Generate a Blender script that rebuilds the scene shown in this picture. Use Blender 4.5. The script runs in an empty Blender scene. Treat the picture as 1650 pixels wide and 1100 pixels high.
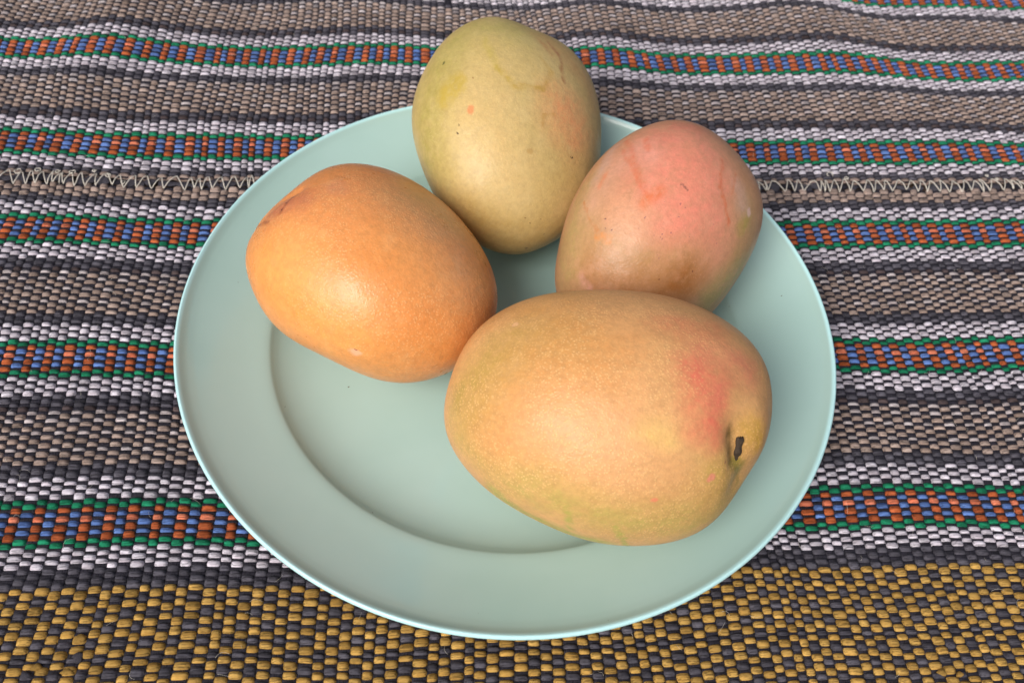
import bpy, bmesh, math, random
import numpy as np
from mathutils import Vector, Matrix

# ------------------------------------------------------------------ camera
scene = bpy.context.scene
C = scene.collection
RES = (1024, 682)
scene.render.resolution_x, scene.render.resolution_y = RES
F_PX, CX, CY = 1379.95, 825.0, 550.0            # focal length in photo pixels (1650 wide)
PITCH, ROLL = 0.94938, 0.10875
CAM = np.array([0.00168, -0.22670, 0.31939])
_f = np.array([0, math.cos(PITCH), -math.sin(PITCH)])
_u = np.array([0, math.sin(PITCH), math.cos(PITCH)])
_r = np.array([1.0, 0, 0])
RT = _r * math.cos(ROLL) + _u * math.sin(ROLL)
UP = -_r * math.sin(ROLL) + _u * math.cos(ROLL)
cam_data = bpy.data.cameras.new('camera')
cam = bpy.data.objects.new('camera', cam_data)
C.objects.link(cam)
cam.matrix_world = Matrix(((RT[0], UP[0], -_f[0], CAM[0]), (RT[1], UP[1], -_f[1], CAM[1]),
                           (RT[2], UP[2], -_f[2], CAM[2]), (0, 0, 0, 1)))
cam_data.sensor_width = 36.0
cam_data.lens = F_PX / 1650 * 36.0
cam_data.clip_start, cam_data.clip_end = 0.01, 50
cam_data.dof.use_dof = True
cam_data.dof.focus_distance = 0.325
cam_data.dof.aperture_fstop = 15
scene.camera = cam

# ------------------------------------------------------------------ light
SUN_AZ, SUN_EL = math.radians(-124), math.radians(43)     # azimuth: from +X, counter-clockwise
world = bpy.data.worlds.new('World')
scene.world = world
world.use_nodes = True
wn, wl = world.node_tree.nodes, world.node_tree.links
wn.clear()
sky = wn.new('ShaderNodeTexSky')
sky.sky_type = 'NISHITA'
sky.sun_disc = False
sky.sun_elevation = SUN_EL
sky.sun_rotation = math.pi / 2 - SUN_AZ
sky.air_density, sky.dust_density, sky.ozone_density = 1.0, 6.0, 1.0
hsv = wn.new('ShaderNodeHueSaturation')          # thin overcast: paler than a clear sky
hsv.inputs['Saturation'].default_value = 0.6
bg = wn.new('ShaderNodeBackground')
bg.inputs['Strength'].default_value = 0.074
wo = wn.new('ShaderNodeOutputWorld')
wl.new(sky.outputs[0], hsv.inputs['Color'])
wl.new(hsv.outputs[0], bg.inputs[0])
wl.new(bg.outputs[0], wo.inputs[0])
sd = bpy.data.lights.new('sun', 'SUN')
sd.energy, sd.angle, sd.color = 1.45, math.radians(34), (1.0, 0.97, 0.93)
sun = bpy.data.objects.new('sun', sd)
C.objects.link(sun)
sdir = Vector((math.cos(SUN_AZ) * math.cos(SUN_EL), math.sin(SUN_AZ) * math.cos(SUN_EL), math.sin(SUN_EL)))
sun.rotation_euler = sdir.to_track_quat('Z', 'Y').to_euler()
sun.location = sdir * 2
vs = scene.view_settings
vs.view_transform, vs.look, vs.gamma, vs.exposure = 'Standard', 'None', 1.0, 0.62
vs.use_curve_mapping = False

# ------------------------------------------------------------------ helpers
rng = np.random.default_rng(7)


def srgb(r, g, b):
    def f(v):
        v /= 255.0
        return v / 12.92 if v <= 0.04045 else ((v + 0.055) / 1.055) ** 2.4
    return (f(r), f(g), f(b), 1.0)


def ray(px, py):
    d = (px - CX) / F_PX * RT - (py - CY) / F_PX * UP + _f
    return d / np.linalg.norm(d)


def on_plane(px, py, z=0.0):
    d = ray(px, py)
    return CAM + d * ((z - CAM[2]) / d[2])


def link(o, parent=None):
    C.objects.link(o)
    if parent is not None:
        o.parent = parent
    return o


def tag(o, label=None, cat=None, group=None, kind=None):
    for k, v in (('label', label), ('category', cat), ('group', group), ('kind', kind)):
        if v:
            o[k] = v
    return o


def mesh_from_arrays(name, co, quads, smooth=True):
    me = bpy.data.meshes.new(name)
    co = np.asarray(co, dtype=np.float32)
    quads = np.asarray(quads, dtype=np.int32)
    n = len(quads)
    k = quads.shape[1]
    me.vertices.add(len(co))
    me.vertices.foreach_set('co', co.ravel())
    me.loops.add(n * k)
    me.loops.foreach_set('vertex_index', quads.ravel())
    me.polygons.add(n)
    me.polygons.foreach_set('loop_start', np.arange(0, n * k, k, dtype=np.int32))
    me.polygons.foreach_set('loop_total', np.full(n, k, dtype=np.int32))
    me.polygons.foreach_set('use_smooth', np.full(n, smooth, dtype=bool))
    me.update(calc_edges=True)
    return me


def tube(points, radii, sides=6):
    """closed round tube along a polyline -> (verts, quads)"""
    P = np.asarray(points, float)
    n = len(P)
    T = np.gradient(P, axis=0)
    T /= np.linalg.norm(T, axis=1)[:, None] + 1e-12
    ref = np.array([0.13, 0.21, 0.97])
    N1 = np.cross(T, ref)
    N1 /= np.linalg.norm(N1, axis=1)[:, None] + 1e-12
    N2 = np.cross(T, N1)
    a = np.arange(sides) / sides * 2 * np.pi
    r = np.broadcast_to(np.asarray(radii, float), (n,))
    V = P[:, None, :] + r[:, None, None] * (np.cos(a)[None, :, None] * N1[:, None, :] + np.sin(a)[None, :, None] * N2[:, None, :])
    V = V.reshape(-1, 3)
    i = np.arange(n - 1)[:, None] * sides
    j = np.arange(sides)[None, :]
    q = np.stack([i + j, i + (j + 1) % sides, i + sides + (j + 1) % sides, i + sides + j], -1).reshape(-1, 4)
    return V, q


# ---- shader helpers
class NT:
    def __init__(self, name):
        self.m = bpy.data.materials.new(name)
        self.m.use_nodes = True
        self.t = self.m.node_tree
        self.n = self.t.nodes
        self.l = self.t.links
        self.bsdf = next(x for x in self.n if x.type == 'BSDF_PRINCIPLED')
        self.out = next(x for x in self.n if x.type == 'OUTPUT_MATERIAL')

    def put(self, sock, v):
        if hasattr(v, 'is_output'):
            self.l.new(v, sock)
        else:
            sock.default_value = v

    def math(self, op, a, b=None, c=None, clamp=False):
        x = self.n.new('ShaderNodeMath')
        x.operation = op
        x.use_clamp = clamp
        self.put(x.inputs[0], a)
        if b is not None:
            self.put(x.inputs[1], b)
        if c is not None:
            self.put(x.inputs[2], c)
        return x.outputs[0]

    def vmath(self, op, a, b=None, scale=None):
        x = self.n.new('ShaderNodeVectorMath')
        x.operation = op
        self.put(x.inputs[0], a)
        if b is not None:
            self.put(x.inputs[1], b)
        if scale is not None:
            self.put(x.inputs['Scale'], scale)
        return x.outputs['Value'] if op in ('DOT_PRODUCT', 'LENGTH', 'DISTANCE') else x.outputs['Vector']

    def mix(self, fac, a, b, mode='MIX'):
        x = self.n.new('ShaderNodeMix')
        x.data_type = 'RGBA'
        x.blend_type = mode
        self.put(x.inputs['Factor'], fac)
        self.put(x.inputs['A'], a)
        self.put(x.inputs['B'], b)
        return x.outputs['Result']

    def noise(self, vec, scale, detail=2.0, rough=0.5, out='Fac', dist=0.0):
        x = self.n.new('ShaderNodeTexNoise')
        self.put(x.inputs['Vector'], vec)
        x.inputs['Scale'].default_value = scale
        x.inputs['Detail'].default_value = detail
        x.inputs['Roughness'].default_value = rough
        x.inputs['Distortion'].default_value = dist
        return x.outputs[out]

    def voro(self, vec, scale, out='Distance', rand=1.0, dim='3D'):
        x = self.n.new('ShaderNodeTexVoronoi')
        x.voronoi_dimensions = dim
        self.put(x.inputs['Vector'], vec)
        x.inputs['Scale'].default_value = scale
        x.inputs['Randomness'].default_value = rand
        return x.outputs[out]

    def remap(self, v, a, b, c=0.0, d=1.0, smooth=True):
        x = self.n.new('ShaderNodeMapRange')
        x.interpolation_type = 'SMOOTHSTEP' if smooth else 'LINEAR'
        self.put(x.inputs['Value'], v)
        for nme, val in (('From Min', a), ('From Max', b), ('To Min', c), ('To Max', d)):
            self.put(x.inputs[nme], val)
        return x.outputs['Result']

    def coord(self, which='Object'):
        return self.n.new('ShaderNodeTexCoord').outputs[which]

    def attr(self, name):
        x = self.n.new('ShaderNodeAttribute')
        x.attribute_name = name
        return x.outputs['Vector']

    def mapping(self, vec, scale):
        x = self.n.new('ShaderNodeMapping')
        self.put(x.inputs['Vector'], vec)
        x.inputs['Scale'].default_value = scale
        return x.outputs[0]

    def bump(self, h, strength, dist, prev=None):
        x = self.n.new('ShaderNodeBump')
        x.inputs['Strength'].default_value = strength
        x.inputs['Distance'].default_value = dist
        self.put(x.inputs['Height'], h)
        if prev is not None:
            self.l.new(prev, x.inputs['Normal'])
        return x.outputs[0]

    def set(self, name, v):
        self.put(self.bsdf.inputs[name], v)


# ------------------------------------------------------------------ the table under the mat
t = NT('dark_table_wood')
oc = t.mapping(t.coord(), (3, 40, 3))
t.set('Base Color', t.mix(t.noise(oc, 3, 4), (0.05, 0.03, 0.02, 1), (0.11, 0.07, 0.045, 1)))
t.set('Roughness', 0.6)
bm = bmesh.new()
bmesh.ops.create_cube(bm, size=1.0)
bmesh.ops.scale(bm, vec=(1.2, 1.0, 0.03), verts=bm.verts)
bmesh.ops.translate(bm, vec=(0.02, 0.06, -0.0182), verts=bm.verts)
bmesh.ops.bevel(bm, geom=bm.edges[:], offset=0.004, segments=2, affect='EDGES')
me = bpy.data.meshes.new('table_top')
bm.to_mesh(me)
bm.free()
me.materials.append(t.m)
table = link(bpy.data.objects.new('table_top', me))
tag(table, kind='structure')

# ------------------------------------------------------------------ woven mat
MAT_YAW = 0.14029
mat_root = link(bpy.data.objects.new('woven_mat', None))
mat_root.rotation_euler.z = MAT_YAW
mat_root.empty_display_size = 0.05
tag(mat_root, 'striped rag weave mat with black, white, tan, ochre and green bands under the plate', 'mat')
E_S = np.array([math.cos(MAT_YAW), math.sin(MAT_YAW)])
E_T = np.array([-math.sin(MAT_YAW), math.cos(MAT_YAW)])


def px_to_mat(px, py):
    p = on_plane(px, py)[:2]
    return float(p @ E_S), float(p @ E_T)


def yarn_material(name, col, col2, dark, fib=0.5, rough=0.85, spec=0.12):
    """coloured rag yarn: fibre lines along the yarn, tone drifting along its length"""
    t = NT(name)
    oc = t.coord()
    rnd = t.n.new('ShaderNodeObjectInfo').outputs['Random']
    shift = t.n.new('ShaderNodeCombineXYZ')
    t.put(shift.inputs[2], t.math('MULTIPLY', rnd, 5.0))
    oc2 = t.vmath('ADD', oc, shift.outputs[0])
    drift = t.noise(t.mapping(oc2, (130, 500, 1)), 1.0, 3, 0.6)
    fibre = t.noise(t.mapping(oc2, (150, 1700, 1200)), 1.0, 3, 0.65)
    c = t.mix(t.remap(drift, 0.33, 0.67), col, col2)
    c = t.mix(t.math('MULTIPLY', t.remap(fibre, 0.44, 0.66), fib), c, dark)
    tn = t.n.new('ShaderNodeAttribute')
    tn.attribute_name = 'tone'
    v = t.math('MULTIPLY', t.remap(rnd, 0, 1, 0.88, 1.08, smooth=False), t.math('ADD', tn.outputs['Fac'], 1.0))
    g = t.n.new('ShaderNodeCombineXYZ')
    for i in range(3):
        t.put(g.inputs[i], v)
    c = t.mix(1.0, c, g.outputs[0], 'MULTIPLY')
    t.set('Base Color', c)
    t.set('Roughness', rough)
    t.set('Specular IOR Level', spec)
    t.set('Normal', t.bump(fibre, 0.8, 0.0006))
    return t.m


def k(c, f):
    return (c[0] * f, c[1] * f, c[2] * f, 1)


YC = {}
for nm, a, b in (('white', srgb(208, 202, 212), srgb(188, 178, 188)),
                 ('grey', srgb(184, 175, 177), srgb(162, 150, 150)),
                 ('tan', srgb(168, 149, 140), srgb(146, 126, 116)),
                 ('brown', srgb(84, 72, 72), srgb(70, 60, 62)),
                 ('charcoal', srgb(92, 89, 98), srgb(70, 68, 76)),
                 ('green', srgb(36, 134, 98), srgb(26, 110, 78)),
                 ('orange', srgb(180, 96, 58), srgb(156, 78, 44)),
                 ('coral', srgb(212, 128, 100), srgb(196, 104, 74)),
                 ('blue', srgb(98, 128, 188), srgb(80, 106, 164)),
                 ('ochre', srgb(190, 152, 84), srgb(170, 131, 66))):
    YC[nm] = yarn_material(nm + '_yarn', a, b, k(a, 0.3), 0.9)
WARP_M = yarn_material('black_warp', srgb(44, 41, 52), srgb(33, 31, 40), k(srgb(30, 28, 34), 0.3), 0.6, 0.7, 0.3)
# warp fibres run along the other axis
for nd in WARP_M.node_tree.nodes:
    if nd.type == 'MAPPING' and nd.inputs['Scale'].default_value[1] > 1000:
        nd.inputs['Scale'].default_value = (2600, 120, 2600)

TANROWS = ['grey', 'tan', 'grey', 'tan', 'tan', 'grey', 'tan', 'tan', 'tan', 'grey', 'tan', 'tan', 'tan']
GOBG = ['green', 'green', 'orange', 'blue', 'coral', 'blue', 'orange', 'blue', 'orange', 'green', 'green']


def rows_between(t0, t1, cols):
    d = (t1 - t0) / len(cols)
    return [(t0 + (i + 0.5) * d, abs(d), c) for i, c in enumerate(cols)]


ROWS = []


def band(tc):                      # colour band centred at tc (mm), running towards -t
    return rows_between(tc + 9.7, tc + 6.5, GOBG[:2]) + rows_between(tc + 6.5, tc - 6.5, GOBG[2:9]) + rows_between(tc - 6.5, tc - 9.7, GOBG[9:])


mm = []
# lower panel, t from the seam downwards
mm += rows_between(100.2, 92.4, ['tan', 'tan', 'tan', 'tan'])
mm += rows_between(92.4, 87.7, ['charcoal', 'charcoal', 'charcoal'])
mm += rows_between(87.7, 79.3, ['white'] * 4)
for tc in (69.6, -6.6):
    mm += band(tc)
    a = tc - 9.7
    mm += rows_between(a, a - 9.3, ['white'] * 5)
    mm += rows_between(a - 9.3, a - 16.8, ['charcoal', 'charcoal', 'charcoal', 'brown'])
    mm += rows_between(a - 16.8, a - 42.0, TANROWS)
    mm += rows_between(a - 42.0, a - 47.6, ['charcoal'] * 3)
    mm += rows_between(a - 47.6, a - 56.8, ['white'] * 5)
mm += band(-83.6)
mm += rows_between(-93.3, -101.6, ['white'] * 5)
mm += rows_between(-101.6, -109.3, ['charcoal'] * 4)
ny = 46
mm += rows_between(-109.3, -109.3 - ny * 1.78, ['charcoal' if i % 3 == 2 else 'ochre' for i in range(ny)])
# upper panel, t from the seam upwards
up = []
up += rows_between(106.2, 109.5, ['tan', 'tan'])
up += rows_between(109.5, 113.6, ['charcoal', 'charcoal', 'charcoal'])
up += rows_between(113.6, 121.2, ['white'] * 4)
for tc in (130.9, 207.2):
    up += band(tc)[::-1]
    a = tc + 9.7
    up += rows_between(a, a + 9.2, ['white'] * 5)
    up += rows_between(a + 9.2, a + 16.6, ['charcoal', 'brown', 'charcoal', 'charcoal'])
    up += rows_between(a + 16.6, a + 42.6, TANROWS[::-1])
    up += rows_between(a + 42.6, a + 48.0, ['charcoal'] * 3)
    up += rows_between(a + 48.0, a + 56.9, ['white'] * 5)
up += band(283.5)[::-1]
up += rows_between(293.2, 302.4, ['white'] * 5)
up += rows_between(302.4, 309.8, ['charcoal'] * 4)
up += rows_between(309.8, 322.0, TANROWS[:7])
PANELS = (mm, up[::-1])

S0, S1 = -340.0, 405.0
ncol = int((S1 - S0) / 4.46)
cw = 4.46 * (1 + 0.13 * rng.standard_normal(ncol).clip(-2, 2))
cw *= (S1 - S0) / cw.sum()
cx = S0 + np.cumsum(cw) - cw / 2          # column centres (mm)
cw2, cx2 = cw.copy(), cx.copy()
cw3 = 4.5 * (1 + 0.13 * rng.standard_normal(ncol).clip(-2, 2))
cw3 *= (S1 - S0) / cw3.sum()
cx3 = S0 + np.cumsum(cw3) - cw3 / 2       # the upper panel has its own warp
COLS = ((cx, cw), (cx3, cw3))


def gauss(x, w):
    return np.exp(-(x / w) ** 2)


def sstep(x, a, b):
    u = np.clip((x - a) / (b - a), 0, 1)
    return u * u * (3 - 2 * u)


def macro(s, t, z):
    """soft folds and the wander of a hand-woven cloth (mm)"""
    far = sstep(t, 120, 225)
    dz = 6.5 * gauss(s + 222 - 0.1 * (t - 215), 30) * sstep(t, 130, 215)
    dz += 6.0 * gauss(s - 66 - 0.05 * (t - 210), 30) * sstep(t, 150, 215)
    dz += 6.5 * gauss(s - 205 + 0.2 * (t - 265), 38) * sstep(t, 175, 265)
    dz += 1.3 * far * np.sin(s * 0.028 + 1.0 + t * 0.01)
    dz += 0.5 * np.sin(s * 0.05 + t * 0.021) * (0.4 + far)
    dz += 0.9 * gauss(t - 103, 5)                                   # doubled edge at the join
    dt = -2.4 * gauss(s + 135, 45) * gauss(t - 110, 50) + 1.0 * np.sin(s * 0.021 + t * 0.012 + 0.6)
    dt += 0.55 * np.sin(s * 0.061 + t * 0.03)
    ds = 1.3 * np.sin(t * 0.035 + s * 0.011) + 0.6 * np.sin(t * 0.083 + s * 0.05)
    ds += 0.02 * (t - 20) * sstep(s, 60, 160)
    return s + ds, t + dt, z + dz


# per-crossing template for a float (weft over warp)
UO = np.array([-0.47, -0.40, -0.17, 0.17, 0.40, 0.47])
ZO = np.array([-0.55, 0.55, 1.0, 1.0, 0.55, -0.55])
WO = np.array([0.74, 0.97, 1.03, 1.03, 0.97, 0.74])
ANG = np.radians([0, 42, 90, 138, 180])

LOOSE = px_to_mat(720, 3)


def build_row(tk, pitch, colour, kidx, cols):
    cx, cw = cols
    n = len(cx)
    jit = rng.standard_normal((n, 6)) * 0.5
    S, T, Z, W, H, TI = [], [], [], [], [], []
    tone = rng.normal(0, 0.13, n).clip(-0.32, 0.22)
    fat = {'orange': 1.42, 'blue': 1.14, 'coral': 1.25, 'green': 1.3, 'ochre': 1.62, 'grey': 0.8, 'tan': 1.2,
           'white': 1.26, 'charcoal': 1.38, 'brown': 1.25}[colour] * (1.35 if 92 < tk < 110 else 1.0)
    rowfat = fat * (1 + 0.1 * rng.standard_normal())
    hz = 1.0 if colour != 'grey' else 0.9
    for j in range(n):
        over = (j + kidx) % 2 == 0
        if over and abs(cx[j] - LOOSE[0] * 1000) < 3.4 and abs(tk - LOOSE[1] * 1000 - 3) < 6.5:
            over = False
        if over:
            w = cw[j] * (1 + 0.04 * jit[j, 0])
            S.append(cx[j] + UO * w * 1.02 + 0.12 * jit[j, 1])
            tilt = 0.12 * jit[j, 2]
            T.append(np.full(6, tk + 0.16 * jit[j, 3]) + UO * tilt * 2)
            Z.append((ZO * 0.8) * hz + 0.1 * jit[j, 4])
            W.append(WO * (pitch if colour != 'green' else pitch * 1.12) * rowfat * (1 + 0.13 * jit[j, 5]))
            H.append(np.array([0.3, 0.5, 0.62, 0.62, 0.5, 0.3]) * hz)
            TI.append(np.full(6, tone[j]))
        else:
            S.append(np.array([cx[j]]))
            T.append(np.array([tk]))
            Z.append(np.array([-0.75]))
            W.append(np.array([pitch * 0.9]))
            H.append(np.array([0.3]))
            TI.append(np.array([tone[j]]))
    S, T, Z, W, H = map(np.concatenate, (S, T, Z, W, H))
    ct, sn = np.cos(ANG), np.sin(ANG)
    s = np.repeat(S[:, None], 5, 1)
    tt = T[:, None] - ct[None, :] * W[:, None] / 2
    z = Z[:, None] + sn[None, :] * H[:, None] - 0.55 * (1 - sn[None, :])
    s, tt, z = macro(s, tt, z)
    V = np.stack([s, tt, z], -1).reshape(-1, 3) / 1000.0
    m = len(S)
    i = np.arange(m - 1)[:, None] * 5
    j = np.arange(4)[None, :]
    q = np.stack([i + j, i + 5 + j, i + 6 + j, i + 1 + j], -1).reshape(-1, 4)
    return V, q, np.repeat(np.concatenate(TI), 5)


def add_tone(me, tone):
    at = me.attributes.new('tone', 'FLOAT', 'POINT')
    at.data.foreach_set('value', tone.astype(np.float32))


# order every row, build the ones in view as parts of their own, merge those out of view
rest = {}
for pi, rows in enumerate(PANELS):
    for ki, (tk, pitch, colr) in enumerate(rows):
        V, q, tone = build_row(tk, pitch, colr, ki, COLS[pi])
        if -161 < tk < 290:
            me = mesh_from_arrays('weft_yarn', V, q)
            add_tone(me, tone)
            me.materials.append(YC[colr])
            link(bpy.data.objects.new('weft_yarn', me), mat_root)
        else:
            rest.setdefault(colr, []).append((V, q))
vs_, qs_, mi_, off = [], [], [], 0
for i, (c, lst) in enumerate(rest.items()):
    for V, q in lst:
        vs_.append(V)
        qs_.append(q + off)
        mi_.append(np.full(len(q), i, dtype=np.int32))
        off += len(V)
me = mesh_from_arrays('outer_weave', np.concatenate(vs_), np.concatenate(qs_))
for c in rest:
    me.materials.append(YC[c])
me.polygons.foreach_set('material_index', np.concatenate(mi_))
tag(link(bpy.data.objects.new('outer_weave', me), mat_root), kind='stuff')

# warp bundles: flat black cords running along t, over a weft row and under the next
UW = np.array([-0.5, -0.18, 0.18, 0.5])
for pi, rows in enumerate(PANELS):
    cxx, cww = COLS[pi]
    tks = np.array([r[0] for r in rows])
    pts = np.array([r[1] for r in rows])
    for j in range(len(cxx)):
        T, Z, W = [], [], []
        for ki in range(len(tks)):
            if (j + ki) % 2 == 0:            # weft over here: warp dives
                T.append([tks[ki]])
                Z.append([-0.75])
                W.append([0.8])
            else:
                h = 0.5 + 0.1 * rng.standard_normal()
                T.append([tks[ki] + pts[ki] * 0.5, tks[ki], tks[ki] - pts[ki] * 0.5])
                Z.append([h - 0.12, h, h - 0.12])
                W.append([0.97, 1.0, 0.97])
        T, Z, W = map(np.concatenate, (T, Z, W))
        prof = np.array([-0.3, 0, 0, -0.3])
        s = cxx[j] + UW[None, :] * W[:, None] * cww[j] * 0.98
        tt = np.repeat(T[:, None], 4, 1)
        z = Z[:, None] + prof[None, :]
        s, tt, z = macro(s, tt, z)
        V = np.stack([s, tt, z], -1).reshape(-1, 3) / 1000.0
        m = len(T)
        i = np.arange(m - 1)[:, None] * 4
        jj = np.arange(3)[None, :]
        q = np.stack([i + jj, i + 4 + jj, i + 5 + jj, i + 1 + jj], -1).reshape(-1, 4)[:, ::-1]
        me = mesh_from_arrays('warp_cord', V, q)
        me.materials.append(WARP_M)
        if pi == 0:
            link(bpy.data.objects.new('warp_cord', me), mat_root)
        else:
            link(bpy.data.objects.new('warp_cord', me), mat_root)

# --- seam: dark rolled rag ends showing between the panels, and the pale zigzag thread
t = NT('seam_thread')
t.set('Base Color', t.mix(t.noise(t.coord(), 900, 2), srgb(226, 220, 208), srgb(196, 188, 176)))
t.set('Roughness', 0.8)
THREAD_M = t.m


def lump_mesh(seed):
    r = np.random.default_rng(seed)
    bm = bmesh.new()
    bmesh.ops.create_icosphere(bm, subdivisions=2, radius=1.0)
    ph = r.uniform(0, 6, 6)
    for v in bm.verts:
        p = v.co
        f = 1 + 0.16 * math.sin(3 * p.x + ph[0]) + 0.14 * math.sin(4 * p.y + ph[1]) + 0.1 * math.sin(5 * p.z + ph[2])
        v.co = p * f
    me = bpy.data.meshes.new('rag_end')
    bm.to_mesh(me)
    bm.free()
    me.polygons.foreach_set('use_smooth', np.ones(len(me.polygons), dtype=bool))
    return me


lumps = []
for i in range(4):
    l = lump_mesh(i)
    l.materials.append(YC['charcoal'] if i < 3 else WARP_M)
    lumps.append(l)
s = -322.0
while s < 392:
    wdt = rng.uniform(3.0, 7.0)
    S, T, Z = macro(np.array([s]), np.array([103.2 + 0.4 * rng.standard_normal()]), np.array([-0.2]))
    o = link(bpy.data.objects.new('rag_end', lumps[rng.integers(4)]), mat_root)
    o.location = (S[0] / 1000, T[0] / 1000, Z[0] / 1000)
    o.scale = (wdt * 0.00062, rng.uniform(2.2, 3.1) / 1000, rng.uniform(0.7, 1.2) / 1000)
    o.rotation_euler = (rng.uniform(-.3, .3), 0, rng.uniform(-0.3, 0.3))
    s += wdt * 1.15
# zigzag
pts = []
s = -325.0
side = 1
while s < 395:
    amp = rng.uniform(3.2, 5.2)
    step = rng.uniform(1.9, 3.9)
    if rng.random() < 0.12:
        step = rng.uniform(0.3, 1.2)
    if rng.random() < 0.1:
        step = rng.uniform(4.0, 6.0)
    pts.append((s + 0.5 * rng.standard_normal(), 103.2 + side * amp + 0.5 * math.sin(s * 0.09), 1.2 + 0.2 * rng.standard_normal()))
    side = -side
    s += step
ctrl = np.array(pts)
# Catmull-Rom smoothing with tight corners
dense = []
for i in range(1, len(ctrl) - 2):
    p0, p1, p2, p3 = ctrl[i - 1], ctrl[i], ctrl[i + 1], ctrl[i + 2]
    for u in np.linspace(0, 1, 7)[:-1]:
        a = 0.22
        m1, m2 = (p2 - p0) * a, (p3 - p1) * a
        h = (2 * u ** 3 - 3 * u ** 2 + 1) * p1 + (u ** 3 - 2 * u ** 2 + u) * m1 + (-2 * u ** 3 + 3 * u ** 2) * p2 + (u ** 3 - u ** 2) * m2
        h[2] += 0.75 * math.sin(u * math.pi) + 0.15 * rng.standard_normal()
        dense.append(h)
dense = np.array(dense)
dense = np.stack(macro(dense[:, 0], dense[:, 1], dense[:, 2]), -1) / 1000
V, q = tube(dense, 0.00025, 5)
me = mesh_from_arrays('seam_thread', V, q)
me.materials.append(THREAD_M)
link(bpy.data.objects.new('seam_thread', me), mat_root)
# curls of slack thread along the join
for (px, py) in ((95, 278), (118, 283), (150, 280), (175, 287), (200, 292), (60, 283), (30, 280), (1335, 287), (1360, 290), (1585, 292), (1600, 297)):
    s, tq = px_to_mat(px, py)
    m = rng.integers(10, 16)
    a = np.cumsum(rng.uniform(0.3, 0.9, m)) * rng.choice([-1, 1])
    r_ = rng.uniform(0.7, 1.7)
    S = s * 1000 + np.cumsum(np.cos(a)) * r_ * 0.55
    T = tq * 1000 + np.cumsum(np.sin(a)) * r_ * 0.55
    Zz = 1.5 + 0.5 * np.abs(np.sin(np.arange(m) * 0.7))
    S, T, Zz = macro(S, T, Zz)
    V, q = tube(np.stack([S, T, Zz], -1) / 1000, 0.00022, 5)
    me = mesh_from_arrays('thread_curl', V, q)
    me.materials.append(THREAD_M)
    link(bpy.data.objects.new('thread_curl', me), mat_root)
# loose tufts where a yarn was knotted in the ochre band
tl = lump_mesh(11)
tl.materials.append(YC['ochre'])
tl2 = lump_mesh(12)
tl2.materials.append(YC['charcoal'])
for (px, py, me_, sx, sy) in ((128, 1032, tl, 2.4, 1.5), (64, 1078, tl, 2.2, 1.2), (112, 1085, tl, 2.5, 1.1), (128, 1062, tl2, 2.2, 1.6),
                              (48, 1092, tl2, 2.0, 1.2), (1525, 1085, tl, 2.0, 1.3), (1555, 1088, tl, 1.7, 1.0)):
    s, tq = px_to_mat(px, py)
    S, T, Zz = macro(np.array([s * 1000]), np.array([tq * 1000]), np.array([0.9]))
    o = link(bpy.data.objects.new('yarn_tuft', me_), mat_root)
    o.location = (S[0] / 1000, T[0] / 1000, Zz[0] / 1000)
    o.scale = (sx / 1000, sy / 1000, 0.0009)
    o.rotation_euler = (0, 0, rng.uniform(-0.9, 0.9))
# fine stray fibres standing off the yarns
VV, QQ, off = [], [], 0
for i in range(550):
    s, tq = rng.uniform(-300, 370), rng.uniform(-165, 285)
    m = 5
    a = rng.uniform(0, 6.28)
    da = rng.uniform(-0.7, 0.7)
    L = rng.uniform(0.5, 1.5)
    ang = a + da * np.arange(m)
    S = s + np.cumsum(np.cos(ang)) * L
    T = tq + np.cumsum(np.sin(ang)) * L
    Zz = 0.9 + 0.9 * np.sin(np.linspace(0, np.pi, m)) * rng.uniform(0.2, 1)
    S, T, Zz = macro(S, T, Zz)
    V, q = tube(np.stack([S, T, Zz], -1) / 1000, 0.00004, 3)
    VV.append(V)
    QQ.append(q + off)
    off += len(V)
me = mesh_from_arrays('stray_fibres', np.concatenate(VV), np.concatenate(QQ))
me.materials.append(THREAD_M)
tag(link(bpy.data.objects.new('stray_fibres', me), mat_root), kind='stuff')

# ------------------------------------------------------------------ plate
prof = [(0.0, 2.6), (30, 2.6), (60, 2.6), (66, 2.62), (74, 2.8), (82, 3.4), (88, 4.3), (93, 5.6), (97, 7.1), (100.5, 8.9), (102.8, 10.6),
        (103.9, 11.6), (104.7, 12.15), (106.3, 12.8), (108, 13.35), (114, 15.2), (121, 17.7), (128, 20.5), (132.5, 22.5), (134.4, 23.5), (135.6, 24.2), (136.7, 25.0), (137.6, 25.75),
        (138.4, 26.4), (139.2, 26.9), (139.85, 26.6), (140.2, 25.9), (140.1, 25.1), (139.4, 24.5), (138.2, 23.9), (133, 20.9),
        (128, 18.5), (120, 15.8), (112, 12.9), (106, 10.8), (103.5, 9.4), (100, 7.0), (97, 5.5), (93, 4.1), (88, 2.9), (84, 2.1), (81, 0.95), (79, 0.95),
        (77.5, 1.5), (73, 1.6), (50, 1.6), (0.0, 1.6)]
prof = np.array(prof) / 1000
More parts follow.
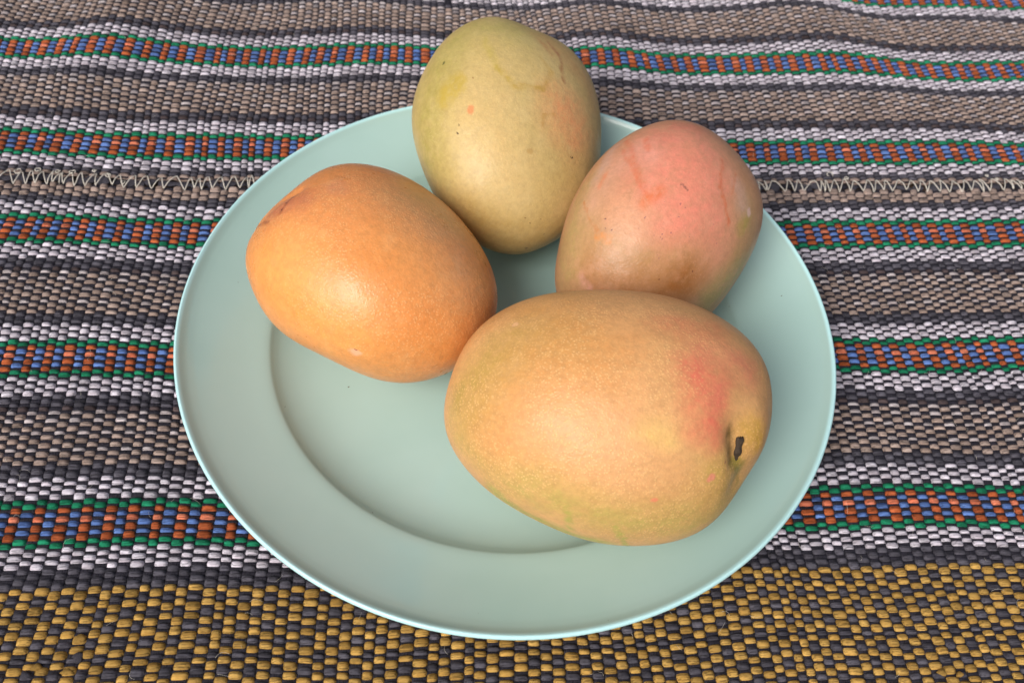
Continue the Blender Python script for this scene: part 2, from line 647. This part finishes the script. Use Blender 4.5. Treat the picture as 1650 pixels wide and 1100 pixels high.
# refine the profile
pp = [prof[0]]
for i in range(len(prof) - 1):
    p0, p1, p2, p3 = prof[max(i - 1, 0)], prof[i], prof[i + 1], prof[min(i + 2, len(prof) - 1)]
    for u in (0.34, 0.67, 1.0):
        d1 = (p2 - p0) * 0.5 * np.linalg.norm(p2 - p1) * 2 / (np.linalg.norm(p2 - p0) + 1e-9)
        d2 = (p3 - p1) * 0.5 * np.linalg.norm(p2 - p1) * 2 / (np.linalg.norm(p3 - p1) + 1e-9)
        pp.append((2 * u ** 3 - 3 * u ** 2 + 1) * p1 + (u ** 3 - 2 * u ** 2 + u) * d1 + (-2 * u ** 3 + 3 * u ** 2) * p2 + (u ** 3 - u ** 2) * d2)
pp = np.array(pp)
pp[:, 0] = np.maximum(pp[:, 0], 0.0)
pp[0, 0] = pp[-1, 0] = 0.00005
NS = 224
a = np.arange(NS) / NS * 2 * np.pi
V = np.stack([pp[:, None, 0] * np.cos(a)[None], pp[:, None, 0] * np.sin(a)[None], np.repeat(pp[:, 1:2], NS, 1)], -1)
V = V.reshape(-1, 3)
i = np.arange(len(pp) - 1)[:, None] * NS
j = np.arange(NS)[None, :]
q = np.stack([i + j, i + NS + j, i + NS + (j + 1) % NS, i + (j + 1) % NS], -1).reshape(-1, 4)
me = mesh_from_arrays('dinner_plate', V, q)
t = NT('pale_aqua_glaze')
oc = t.coord()
n1 = t.noise(oc, 14, 4, 0.6)
c = t.mix(t.remap(n1, 0.3, 0.7), srgb(171, 201, 195), srgb(165, 196, 189))
sp = t.voro(oc, 90, dim='2D')
spc = t.voro(oc, 90, 'Color', dim='2D')
sx = t.n.new('ShaderNodeSeparateColor')
t.put(sx.inputs[0], spc)
speck = t.math('MULTIPLY', t.math('LESS_THAN', sp, t.math('MULTIPLY', sx.outputs[1], 0.034)), t.math('LESS_THAN', sx.outputs[0], 0.07))
c = t.mix(speck, c, srgb(112, 112, 98))
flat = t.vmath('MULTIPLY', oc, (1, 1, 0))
c = t.mix(t.remap(t.vmath('LENGTH', flat), 0.1376, 0.1388), c, srgb(186, 228, 230))      # sky light catching the rolled edge, painted in as paler cyan
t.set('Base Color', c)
smear = t.noise(t.vmath('ADD', oc, t.vmath('SCALE', t.noise(oc, 6, 2, out='Color'), scale=0.2)), 24, 5, 0.65)
t.set('Roughness', t.remap(smear, 0.2, 0.8, 0.10, 0.17))
t.set('Specular IOR Level', 0.5)
t.set('Normal', t.bump(t.noise(oc, 22, 1), 0.04, 0.004))
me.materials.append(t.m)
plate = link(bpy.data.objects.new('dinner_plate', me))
tag(plate, 'pale aqua round dinner plate with wide sloping rim holding the mangoes', 'plate')

# ------------------------------------------------------------------ mangoes
MG = {}
MG['A']=dict(c=[-0.05837, -0.00113, 0.04177],R=[[0.8364, 0.5154, 0.1863], [-0.548, 0.7826, 0.2954], [0.0064, -0.3492, 0.937]],ax=[0.05461, 0.0455, 0.03857],sil=[(396, 416), (406, 378), (432, 342), (473, 307), (504, 283), (532, 269), (570, 264), (622, 274), (674, 298), (718, 331), (753, 369), (781, 412), (798, 457), (800, 488), (731, 597), (691, 613), (656, 619), (615, 614), (573, 599), (528, 578), (484, 554), (442, 523), (418, 485), (402, 450)])
MG['B']=dict(c=[-0.01005, 0.08656, 0.04813],R=[[-0.0778, -0.8668, 0.4925], [0.968, -0.184, -0.171], [0.2388, 0.4635, 0.8533]],ax=[0.05901, 0.0473, 0.03704],sil=[(796, 28), (754, 38), (716, 64), (686, 106), (667, 151), (662, 193), (669, 239), (686, 289), (781, 400), (812, 409), (846, 409), (884, 392), (900, 384), (968, 243), (969, 201), (963, 159), (946, 113), (915, 75), (877, 54), (838, 39)])
MG['C']=dict(c=[0.0603, 0.03565, 0.04473],R=[[0.5017, -0.6475, 0.5736], [0.8057, 0.1085, -0.5823], [0.3148, 0.7543, 0.5761]],ax=[0.0536, 0.04291, 0.0369],sil=[(895, 463), (895, 440), (902, 390), (921, 326), (950, 275), (984, 237), (1023, 211), (1061, 196), (1099, 192), (1134, 200), (1166, 222), (1194, 253), (1217, 288), (1229, 323), (1229, 358), (1217, 396), (1194, 440), (1172, 472), (1150, 501)])
MG['D']=dict(c=[0.04014, -0.05831, 0.04672],R=[[0.9964, -0.0022, -0.0845], [-0.0111, 0.9876, -0.1564], [0.0838, 0.1568, 0.9841]],ax=[0.06025, 0.04759, 0.04384],sil=[(717, 674), (724, 626), (744, 570), (780, 522), (828, 492), (880, 475), (940, 469), (1004, 468), (1060, 474), (1112, 488), (1160, 512), (1204, 546), (1232, 586), (1244, 634), (1243, 682), (1228, 730), (1196, 782), (1168, 822), (1132, 854), (1084, 872), (1028, 877), (972, 874), (916, 858), (860, 834), (804, 802), (760, 764), (732, 726)])


def sphere_ray(g, px, py, closest=False):
    """pixel -> point on the fruit's own unit sphere"""
    R, ax, c = np.array(g['R']), np.array(g['ax']), np.array(g['c'])
    d = ray(px, py)
    o_ = ((CAM - c) @ R) / ax
    d_ = (d @ R) / ax
    A, B, Cc = d_ @ d_, o_ @ d_, o_ @ o_ - 1
    disc = B * B - A * Cc
    t_ = -B / A if (closest or disc <= 0) else (-B - math.sqrt(disc)) / A
    return o_ + t_ * d_


def mango_mesh(g, dents=(), ripple=0.006, seed=0):
    """ellipsoid in unit-sphere space, its radius shaped by the traced outline and by dents"""
    q = np.array([sphere_ray(g, *p, closest=True) for p in g['sil']])
    rad = np.linalg.norm(q, axis=1)
    u = q / rad[:, None]
    dl = rad - 1

    def kern(a, b):
        return np.exp(-((1 - np.clip(a @ b.T, -1, 1)) * 2) / 0.42 ** 2)
    wts = np.linalg.solve(kern(u, u) + 0.04 * np.eye(len(u)), dl)
    bm = bmesh.new()
    bmesh.ops.create_icosphere(bm, subdivisions=6, radius=1.0)
    me = bpy.data.meshes.new('mango')
    bm.to_mesh(me)
    bm.free()
    co = np.empty(len(me.vertices) * 3, dtype=np.float32)
    me.vertices.foreach_get('co', co)
    D = co.reshape(-1, 3).astype(float)
    D /= np.linalg.norm(D, axis=1)[:, None]
    r = 1 + kern(D, u) @ wts
    rr = np.random.default_rng(seed)
    for _ in range(10):                                   # faint lumps of a real fruit
        kx = rr.normal(size=3) * 2.3
        r += ripple * 0.5 * np.sin(D @ kx + rr.uniform(0, 6.28))
    for (p0, p1, rd, depth) in dents:                     # capsule-shaped dents / ridges
        a0, b0 = sphere_ray(g, *p0), sphere_ray(g, *p1)
        ab = b0 - a0
        tt = np.clip(((D - a0) @ ab) / (ab @ ab + 1e-9), 0, 1)
        dd = np.linalg.norm(D - (a0 + tt[:, None] * ab), axis=1)
        r -= depth * np.exp(-(dd / rd) ** 2)
    P = D * r[:, None] * np.array(g['ax'])
    me.vertices.foreach_set('co', P.astype(np.float32).ravel())
    at = me.attributes.new('sph', 'FLOAT_VECTOR', 'POINT')
    at.data.foreach_set('vector', D.astype(np.float32).ravel())
    me.polygons.foreach_set('use_smooth', np.ones(len(me.polygons), dtype=bool))
    me.update()
    return me


def mango_material(name, g, base, base2, patches, strokes, spots, lent, lent_col, rough=0.4, warp=0.22):
    """patches: (x0,y0,x1,y1,radius,softness,colour,strength) in photo pixels; the shapes are skin colour, laid on the fruit's sphere"""
    t = NT(name)
    sph = t.attr('sph')
    oc = t.coord()
    px = 1.0 / g['pxr']
    nz = t.vmath('SUBTRACT', t.noise(sph, 2.6, 4, 0.6, 'Color'), (0.5, 0.5, 0.5))
    wsph = t.vmath('ADD', sph, t.vmath('SCALE', nz, scale=warp))
    nz2 = t.vmath('SUBTRACT', t.noise(sph, 9, 3, 0.6, 'Color'), (0.5, 0.5, 0.5))
    wfine = t.vmath('ADD', sph, t.vmath('SCALE', nz2, scale=0.09))

    def capsule(vec, x0, y0, x1, y1):
        a0 = sphere_ray(g, x0, y0)
        if (x0, y0) == (x1, y1):
            return t.vmath('DISTANCE', vec, tuple(a0))
        ab = sphere_ray(g, x1, y1) - a0
        pa = t.vmath('SUBTRACT', vec, tuple(a0))
        h = t.math('MULTIPLY', t.vmath('DOT_PRODUCT', pa, tuple(ab)), 1.0 / float(ab @ ab), clamp=True)
        near = t.vmath('NORMALIZE', t.vmath('ADD', tuple(a0), t.vmath('SCALE', tuple(ab), scale=h)))
        return t.vmath('DISTANCE', vec, near)

    big = t.noise(sph, 1.7, 3, 0.55)
    col = t.mix(t.remap(big, 0.32, 0.68), base, base2)
    patchy = t.remap(t.noise(sph, 8, 6, 0.7, dist=0.4), 0.28, 0.72, 0.5, 1.25)
    for (x0, y0, x1, y1, rad, soft, c, st) in patches:
        d = capsule(wsph, x0, y0, x1, y1)
        f = t.math('MULTIPLY', t.remap(d, max(rad - soft, 0) * px, (rad + soft) * px, st, 0.0), patchy, clamp=True)
        col = t.mix(f, col, c)
    # fine mottling
    mot = t.noise(oc, 420, 4, 0.7)
    col = t.mix(t.remap(mot, 0.3, 0.75, 0.0, 0.24), col, (0.18, 0.10, 0.04, 1))
    mot2 = t.noise(oc, 130, 4, 0.65)
    col = t.mix(t.remap(mot2, 0.5, 0.8, 0.0, 0.22), col, lent_col)
    # lenticels
    vd = t.voro(t.vmath('ADD', oc, t.vmath('SCALE', nz2, scale=0.0012)), 940)
    zone = t.remap(t.noise(sph, 2.2, 2), 0.35, 0.6)
    dots = t.math('MULTIPLY', t.remap(vd, 0.05, 0.5, 1.0, 0.0), t.math('MULTIPLY', zone, lent))
    col = t.mix(dots, col, lent_col)
    for (x0, y0, x1, y1, rad, soft, c, st) in strokes:
        d = capsule(wfine, x0, y0, x1, y1)
        f = t.remap(d, max(rad - soft, 0) * px * 0.7, (rad + soft) * px * 1.25, st, 0.0)
        br = t.remap(t.noise(sph, 16, 4, 0.65), 0.35, 0.62, 0.35, 0.95)
        col = t.mix(t.math('MULTIPLY', f, br), col, c)
    for (x0, y0, rad, c, st) in spots:
        d = capsule(wfine, x0, y0, x0, y0)
        col = t.mix(t.remap(d, rad * 0.5 * px, rad * 1.15 * px, st, 0.0), col, c)
    t.set('Base Color', col)
    t.set('Roughness', t.remap(t.noise(oc, 60, 4, 0.6), 0.3, 0.7, rough - 0.05, rough + 0.10))
    t.set('Specular IOR Level', 0.42)
    t.set('Subsurface Weight', 0.06)
    t.set('Subsurface Radius', (1.0, 0.45, 0.2))
    t.set('Subsurface Scale', 0.003)
    b1 = t.bump(t.noise(oc, 900, 3, 0.6), 0.22, 0.0006)
    b2 = t.bump(dots, 0.5, 0.00025, b1)
    b3 = t.bump(t.noise(oc, 70, 4, 0.6), 0.2, 0.003, b2)
    t.set('Normal', b3)
    return t.m


def add_mango(key, label, dents, mat_args, seed, ripple=0.006):
    g = MG[key]
    me = mango_mesh(g, dents, ripple, seed)
    me.materials.append(mango_material('mango_skin_' + key.lower(), g, *mat_args))
    o = link(bpy.data.objects.new('mango', me))
    R = Matrix(np.array(g['R']).tolist()).to_4x4()
    o.matrix_world = Matrix.Translation(g['c']) @ R
    tag(o, label, 'mango', 'mangoes on the plate')
    return o


MG['A']['pxr'], MG['B']['pxr'], MG['C']['pxr'], MG['D']['pxr'] = 180.0, 155.0, 160.0, 215.0
OR = srgb
# A: orange, on the left
add_mango('A', 'plump deep orange mango with a brown crease at its stem shoulder', [((408, 372), (478, 305), 0.05, 0.03)], (
    OR(232, 154, 86), OR(226, 144, 76),
    [(500, 330, 600, 300, 70, 60, OR(222, 140, 84), 0.6),
     (690, 350, 760, 470, 55, 55, OR(210, 152, 104), 0.7),
     (660, 320, 700, 340, 40, 40, OR(190, 142, 84), 0.6),
     (460, 440, 520, 520, 70, 60, OR(238, 164, 88), 0.7),
     (620, 590, 720, 560, 40, 40, OR(222, 152, 86), 0.7),
     (440, 340, 480, 318, 26, 22, OR(196, 110, 78), 0.7),
     (535, 298, 545, 306, 17, 7, OR(214, 138, 92), 0.7),
     (714, 604, 730, 598, 7, 6, OR(142, 152, 76), 0.9)],
    [(408, 372, 432, 356, 3, 2.5, OR(150, 74, 40), 0.8), (450, 342, 468, 316, 3.2, 2.5, OR(136, 72, 40), 0.7)],
    [(431, 357, 2.0, OR(90, 45, 28), 1), (452, 337, 2.2, OR(84, 42, 26), 1), (459, 324, 2.0, OR(84, 42, 26), 1), (467, 316, 1.8, OR(84, 42, 26), 1),
     (571, 567, 9, OR(240, 178, 142), 0.8), (572, 563, 1.6, OR(150, 70, 50), 1), (443, 423, 8, OR(226, 158, 96), 0.4)],
    0.5, OR(238, 186, 126), 0.30), 1)
# B: greenish yellow, at the back
add_mango('B', 'greenish yellow mango with sap stains, leaning at the back on the plate rim', [], (
    OR(204, 178, 120), OR(194, 168, 106),
    [(700, 130, 690, 250, 40, 45, OR(166, 152, 76), 0.75),
     (740, 60, 820, 50, 40, 40, OR(172, 160, 84), 0.7),
     (790, 85, 870, 130, 34, 14, OR(206, 178, 112), 0.6),
     (925, 205, 905, 180, 34, 30, OR(224, 150, 98), 0.8),
     (890, 70, 950, 150, 26, 24, OR(196, 150, 96), 0.7),
     (770, 350, 880, 390, 34, 34, OR(188, 152, 82), 0.55),
     (780, 190, 810, 260, 45, 45, OR(214, 178, 116), 0.5)],
    [(715, 156, 738, 136, 13, 5, OR(182, 154, 52), 0.75),
     (800, 108, 830, 138, 3, 3, OR(182, 152, 64), 0.8), (830, 138, 876, 144, 3, 2.5, OR(178, 142, 60), 0.8), (876, 144, 890, 118, 2.6, 2.5, OR(184, 146, 72), 0.6),
     (782, 66, 800, 108, 4, 4, OR(180, 158, 70), 0.6), (890, 118, 870, 90, 2.5, 2, OR(186, 150, 80), 0.6),
     (884, 68, 900, 92, 2.6, 2.2, OR(162, 104, 62), 0.85), (900, 96, 908, 130, 2.6, 2, OR(150, 90, 52), 0.9),
     (866, 60, 888, 88, 2.5, 2.5, OR(180, 124, 74), 0.6),
     (874, 200, 878, 184, 1.8, 1.5, OR(180, 138, 70), 0.7), (878, 184, 894, 184, 1.8, 1.5, OR(180, 138, 70), 0.7)],
    [(757, 177, 7, OR(210, 136, 84), 0.9), (738, 215, 2.3, OR(96, 74, 40), 1), (738, 199, 1.8, OR(100, 80, 44), 1), (714, 103, 3, OR(96, 92, 40), 0.9),
     (922, 255, 2.6, OR(52, 38, 26), 1), (919, 254, 1.6, OR(60, 44, 30), 1), (716, 206, 1.5, OR(120, 96, 50), 0.9), (763, 125, 1.8, OR(150, 110, 60), 0.9),
     (854, 246, 5, OR(170, 132, 70), 0.5), (856, 358, 2, OR(90, 66, 36), 1), (847, 398, 3, OR(100, 74, 40), 0.9), (878, 376, 2, OR(100, 66, 40), 0.9),
     (846, 350, 1.6, OR(110, 76, 40), 0.8), (870, 352, 1.5, OR(110, 76, 40), 0.8)],
    0.22, OR(218, 196, 140), 0.42), 2)
# C: pink, on the right
cs = [(float(x), float(y), float(r_), OR(140, 84, 88), 0.7) for x, y, r_ in zip(rng.normal(1075, 36, 34), rng.normal(358, 26, 34), rng.uniform(0.8, 1.6, 34))]
add_mango('C', 'blushed rosy pink mango with scratches and a small dark nick', [((936, 450), (948, 462), 0.06, 0.012)], (
    OR(194, 144, 108), OR(186, 136, 98),
    [(1080, 240, 1120, 330, 74, 60, OR(224, 134, 114), 0.75),
     (1110, 290, 1100, 370, 44, 40, OR(232, 138, 114), 0.5),
     (915, 420, 940, 320, 42, 34, OR(172, 144, 92), 0.9),
     (960, 400, 1100, 425, 30, 28, OR(178, 138, 88), 0.75),
     (960, 440, 1100, 460, 30, 30, OR(164, 112, 62), 0.7),
     (1095, 452, 1100, 460, 24, 20, OR(158, 96, 42), 0.7),
     (1190, 430, 1150, 480, 34, 30, OR(158, 142, 82), 0.85),
     (1200, 330, 1210, 380, 26, 24, OR(178, 144, 102), 0.8),
     (1000, 262, 960, 310, 24, 22, OR(212, 154, 130), 0.6),
     (1050, 250, 1040, 230, 18, 16, OR(224, 158, 138), 0.55),
     (1200, 355, 1196, 365, 12, 9, OR(164, 150, 70), 0.7),
     (990, 238, 965, 280, 13, 12, OR(198, 160, 146), 0.6), (1188, 300, 1196, 330, 12, 11, OR(196, 158, 140), 0.65),
     (1072, 215, 1110, 205, 20, 18, OR(206, 122, 98), 0.6), (1020, 360, 1000, 340, 24, 22, OR(216, 156, 118), 0.6)],
    [(1010, 226, 1042, 316, 3.2, 3, OR(200, 98, 62), 0.55), (1004, 240, 1032, 300, 2.4, 2, OR(202, 100, 64), 0.5),
     (1040, 325, 1062, 308, 7, 6, OR(206, 104, 52), 0.7), (1165, 255, 1160, 300, 2.6, 2.4, OR(196, 98, 60), 0.6), (1160, 300, 1174, 360, 2.6, 2.2, OR(196, 98, 56), 0.7),
     (1186, 280, 1180, 312, 2.4, 2.2, OR(196, 110, 64), 0.6), (966, 300, 974, 284, 4, 3, OR(206, 116, 72), 0.6),
     (940, 326, 962, 372, 1.6, 1.4, OR(180, 112, 60), 0.7), (960, 380, 984, 388, 3.2, 3, OR(206, 128, 60), 0.7), (1041, 222, 1044, 240, 3, 3, OR(206, 104, 66), 0.6),
     (1097, 296, 1108, 306, 1.0, 0.8, OR(58, 42, 46), 1.0), (936, 446, 948, 464, 5, 4, OR(206, 150, 130), 0.7)],
    cs + [(976, 354, 2.2, OR(110, 70, 70), 0.9), (985, 372, 2, OR(110, 70, 70), 0.9), (974, 370, 1.6, OR(110, 70, 70), 0.9), (1203, 342, 7, OR(222, 186, 180), 0.6),
          (1100, 449, 2, OR(96, 56, 34), 1), (1118, 433, 1.8, OR(110, 60, 40), 0.9), (1061, 450, 1.6, OR(110, 60, 40), 0.9)],
    0.16, OR(228, 170, 140), 0.40), 3)
# D: big, in front
mango_d = add_mango('D', 'largest mango, golden with red blush and a dark stem scar on its end',
                    [((1193, 690), (1203, 775), 0.15, 0.05), ((1191, 708), (1193, 740), 0.075, 0.03), ((1226, 690), (1222, 720), 0.16, -0.02)], (
    OR(218, 164, 108), OR(210, 158, 102),
    [(760, 640, 860, 550, 60, 45, OR(178, 150, 76), 0.85),
     (740, 700, 790, 760, 34, 34, OR(186, 160, 88), 0.7),
     (930, 520, 960, 600, 30, 30, OR(188, 146, 78), 0.5),
     (1010, 640, 1010, 760, 45, 45, OR(222, 164, 112), 0.5),
     (930, 560, 840, 700, 80, 70, OR(220, 150, 88), 0.65),
     (860, 790, 1130, 830, 42, 45, OR(184, 164, 90), 0.8),
     (1160, 760, 1190, 800, 34, 34, OR(196, 162, 84), 0.7),
     (800, 800, 960, 868, 18, 20, OR(164, 166, 78), 0.9),
     (1130, 590, 1145, 690, 30, 26, OR(220, 116, 90), 0.9),
     (1150, 570, 1200, 600, 30, 28, OR(220, 128, 98), 0.75),
     (1080, 525, 1140, 530, 26, 26, OR(218, 128, 88), 0.65),
     (1145, 560, 1160, 575, 14, 12, OR(232, 160, 110), 0.7),
     (1158, 625, 1150, 650, 14, 14, OR(216, 108, 92), 0.6),
     (1212, 690, 1222, 720, 20, 18, OR(190, 148, 58), 0.8),
     (1050, 690, 1072, 706, 20, 20, OR(226, 186, 108), 0.75),
     (1195, 745, 1202, 770, 9, 7, OR(144, 136, 44), 0.8),
     (780, 530, 900, 490, 30, 30, OR(212, 150, 82), 0.6)],
    [(914, 816, 922, 850, 4, 4, OR(150, 160, 66), 0.7), (992, 846, 1012, 874, 3.5, 3, OR(142, 164, 60), 0.8), (1186, 688, 1189, 702, 5, 5, OR(120, 92, 56), 0.7), (1188, 704, 1191, 742, 8, 6, OR(112, 88, 46), 0.75), (1194, 748, 1202, 785, 4, 4, OR(132, 120, 52), 0.7)],
    [(1147, 768, 8, OR(224, 134, 114), 0.75), (1055, 804, 6, OR(222, 124, 96), 0.7), (1098, 781, 2.4, OR(128, 66, 40), 0.9), (831, 523, 5, OR(226, 176, 130), 0.7),
     (1173, 746, 3, OR(150, 90, 70), 0.7)],
    0.62, OR(232, 186, 124), 0.42), 4)
# stem scar: the dried, dark stub sunk in the hollow
g = MG['D']
d0 = ray(1189, 722)
from mathutils.bvhtree import BVHTree
bvh = BVHTree.FromPolygons([v.co[:] for v in mango_d.data.vertices], [p.vertices[:] for p in mango_d.data.polygons])
inv = mango_d.matrix_world.inverted()
hit = bvh.ray_cast(inv @ Vector(CAM), (inv.to_3x3() @ Vector(d0)))
bm = bmesh.new()
bmesh.ops.create_icosphere(bm, subdivisions=3, radius=1.0)
rr = np.random.default_rng(5)
ph = rr.uniform(0, 6.28, 8)
for v in bm.verts:
    p = v.co.copy()
    f = 1 + 0.16 * math.sin(4 * p.x + ph[0]) * math.sin(5 * p.y + ph[1]) + 0.22 * math.sin(7 * p.y + ph[2]) + 0.08 * math.sin(11 * p.z + 9 * p.x + ph[3])
    v.co = Vector((p.x * 1.45, p.y * 4.5, p.z * 1.1)) * f / 1000
me = bpy.data.meshes.new('stem_scar')
bm.to_mesh(me)
bm.free()
me.polygons.foreach_set('use_smooth', np.ones(len(me.polygons), dtype=bool))
t = NT('dried_stem')
t.set('Base Color', t.mix(t.noise(t.coord(), 1500, 4), (0.006, 0.004, 0.003, 1), (0.075, 0.045, 0.022, 1)))
t.set('Roughness', 0.8)
t.set('Normal', t.bump(t.noise(t.coord(), 1800, 3), 0.6, 0.0005))
me.materials.append(t.m)
so = link(bpy.data.objects.new('stem_scar', me), mango_d)
nrm = hit[1].normalized()
# long side of the scar follows the picture's near-vertical line on the fruit
h2 = bvh.ray_cast(inv @ Vector(CAM), (inv.to_3x3() @ Vector(ray(1192, 704))))
yv = (h2[0] - hit[0])
yv = (yv - nrm * yv.dot(nrm)).normalized()
xv = yv.cross(nrm).normalized()
so.matrix_local = Matrix(((xv.x, yv.x, nrm.x, hit[0].x), (xv.y, yv.y, nrm.y, hit[0].y), (xv.z, yv.z, nrm.z, hit[0].z), (0, 0, 0, 1)))
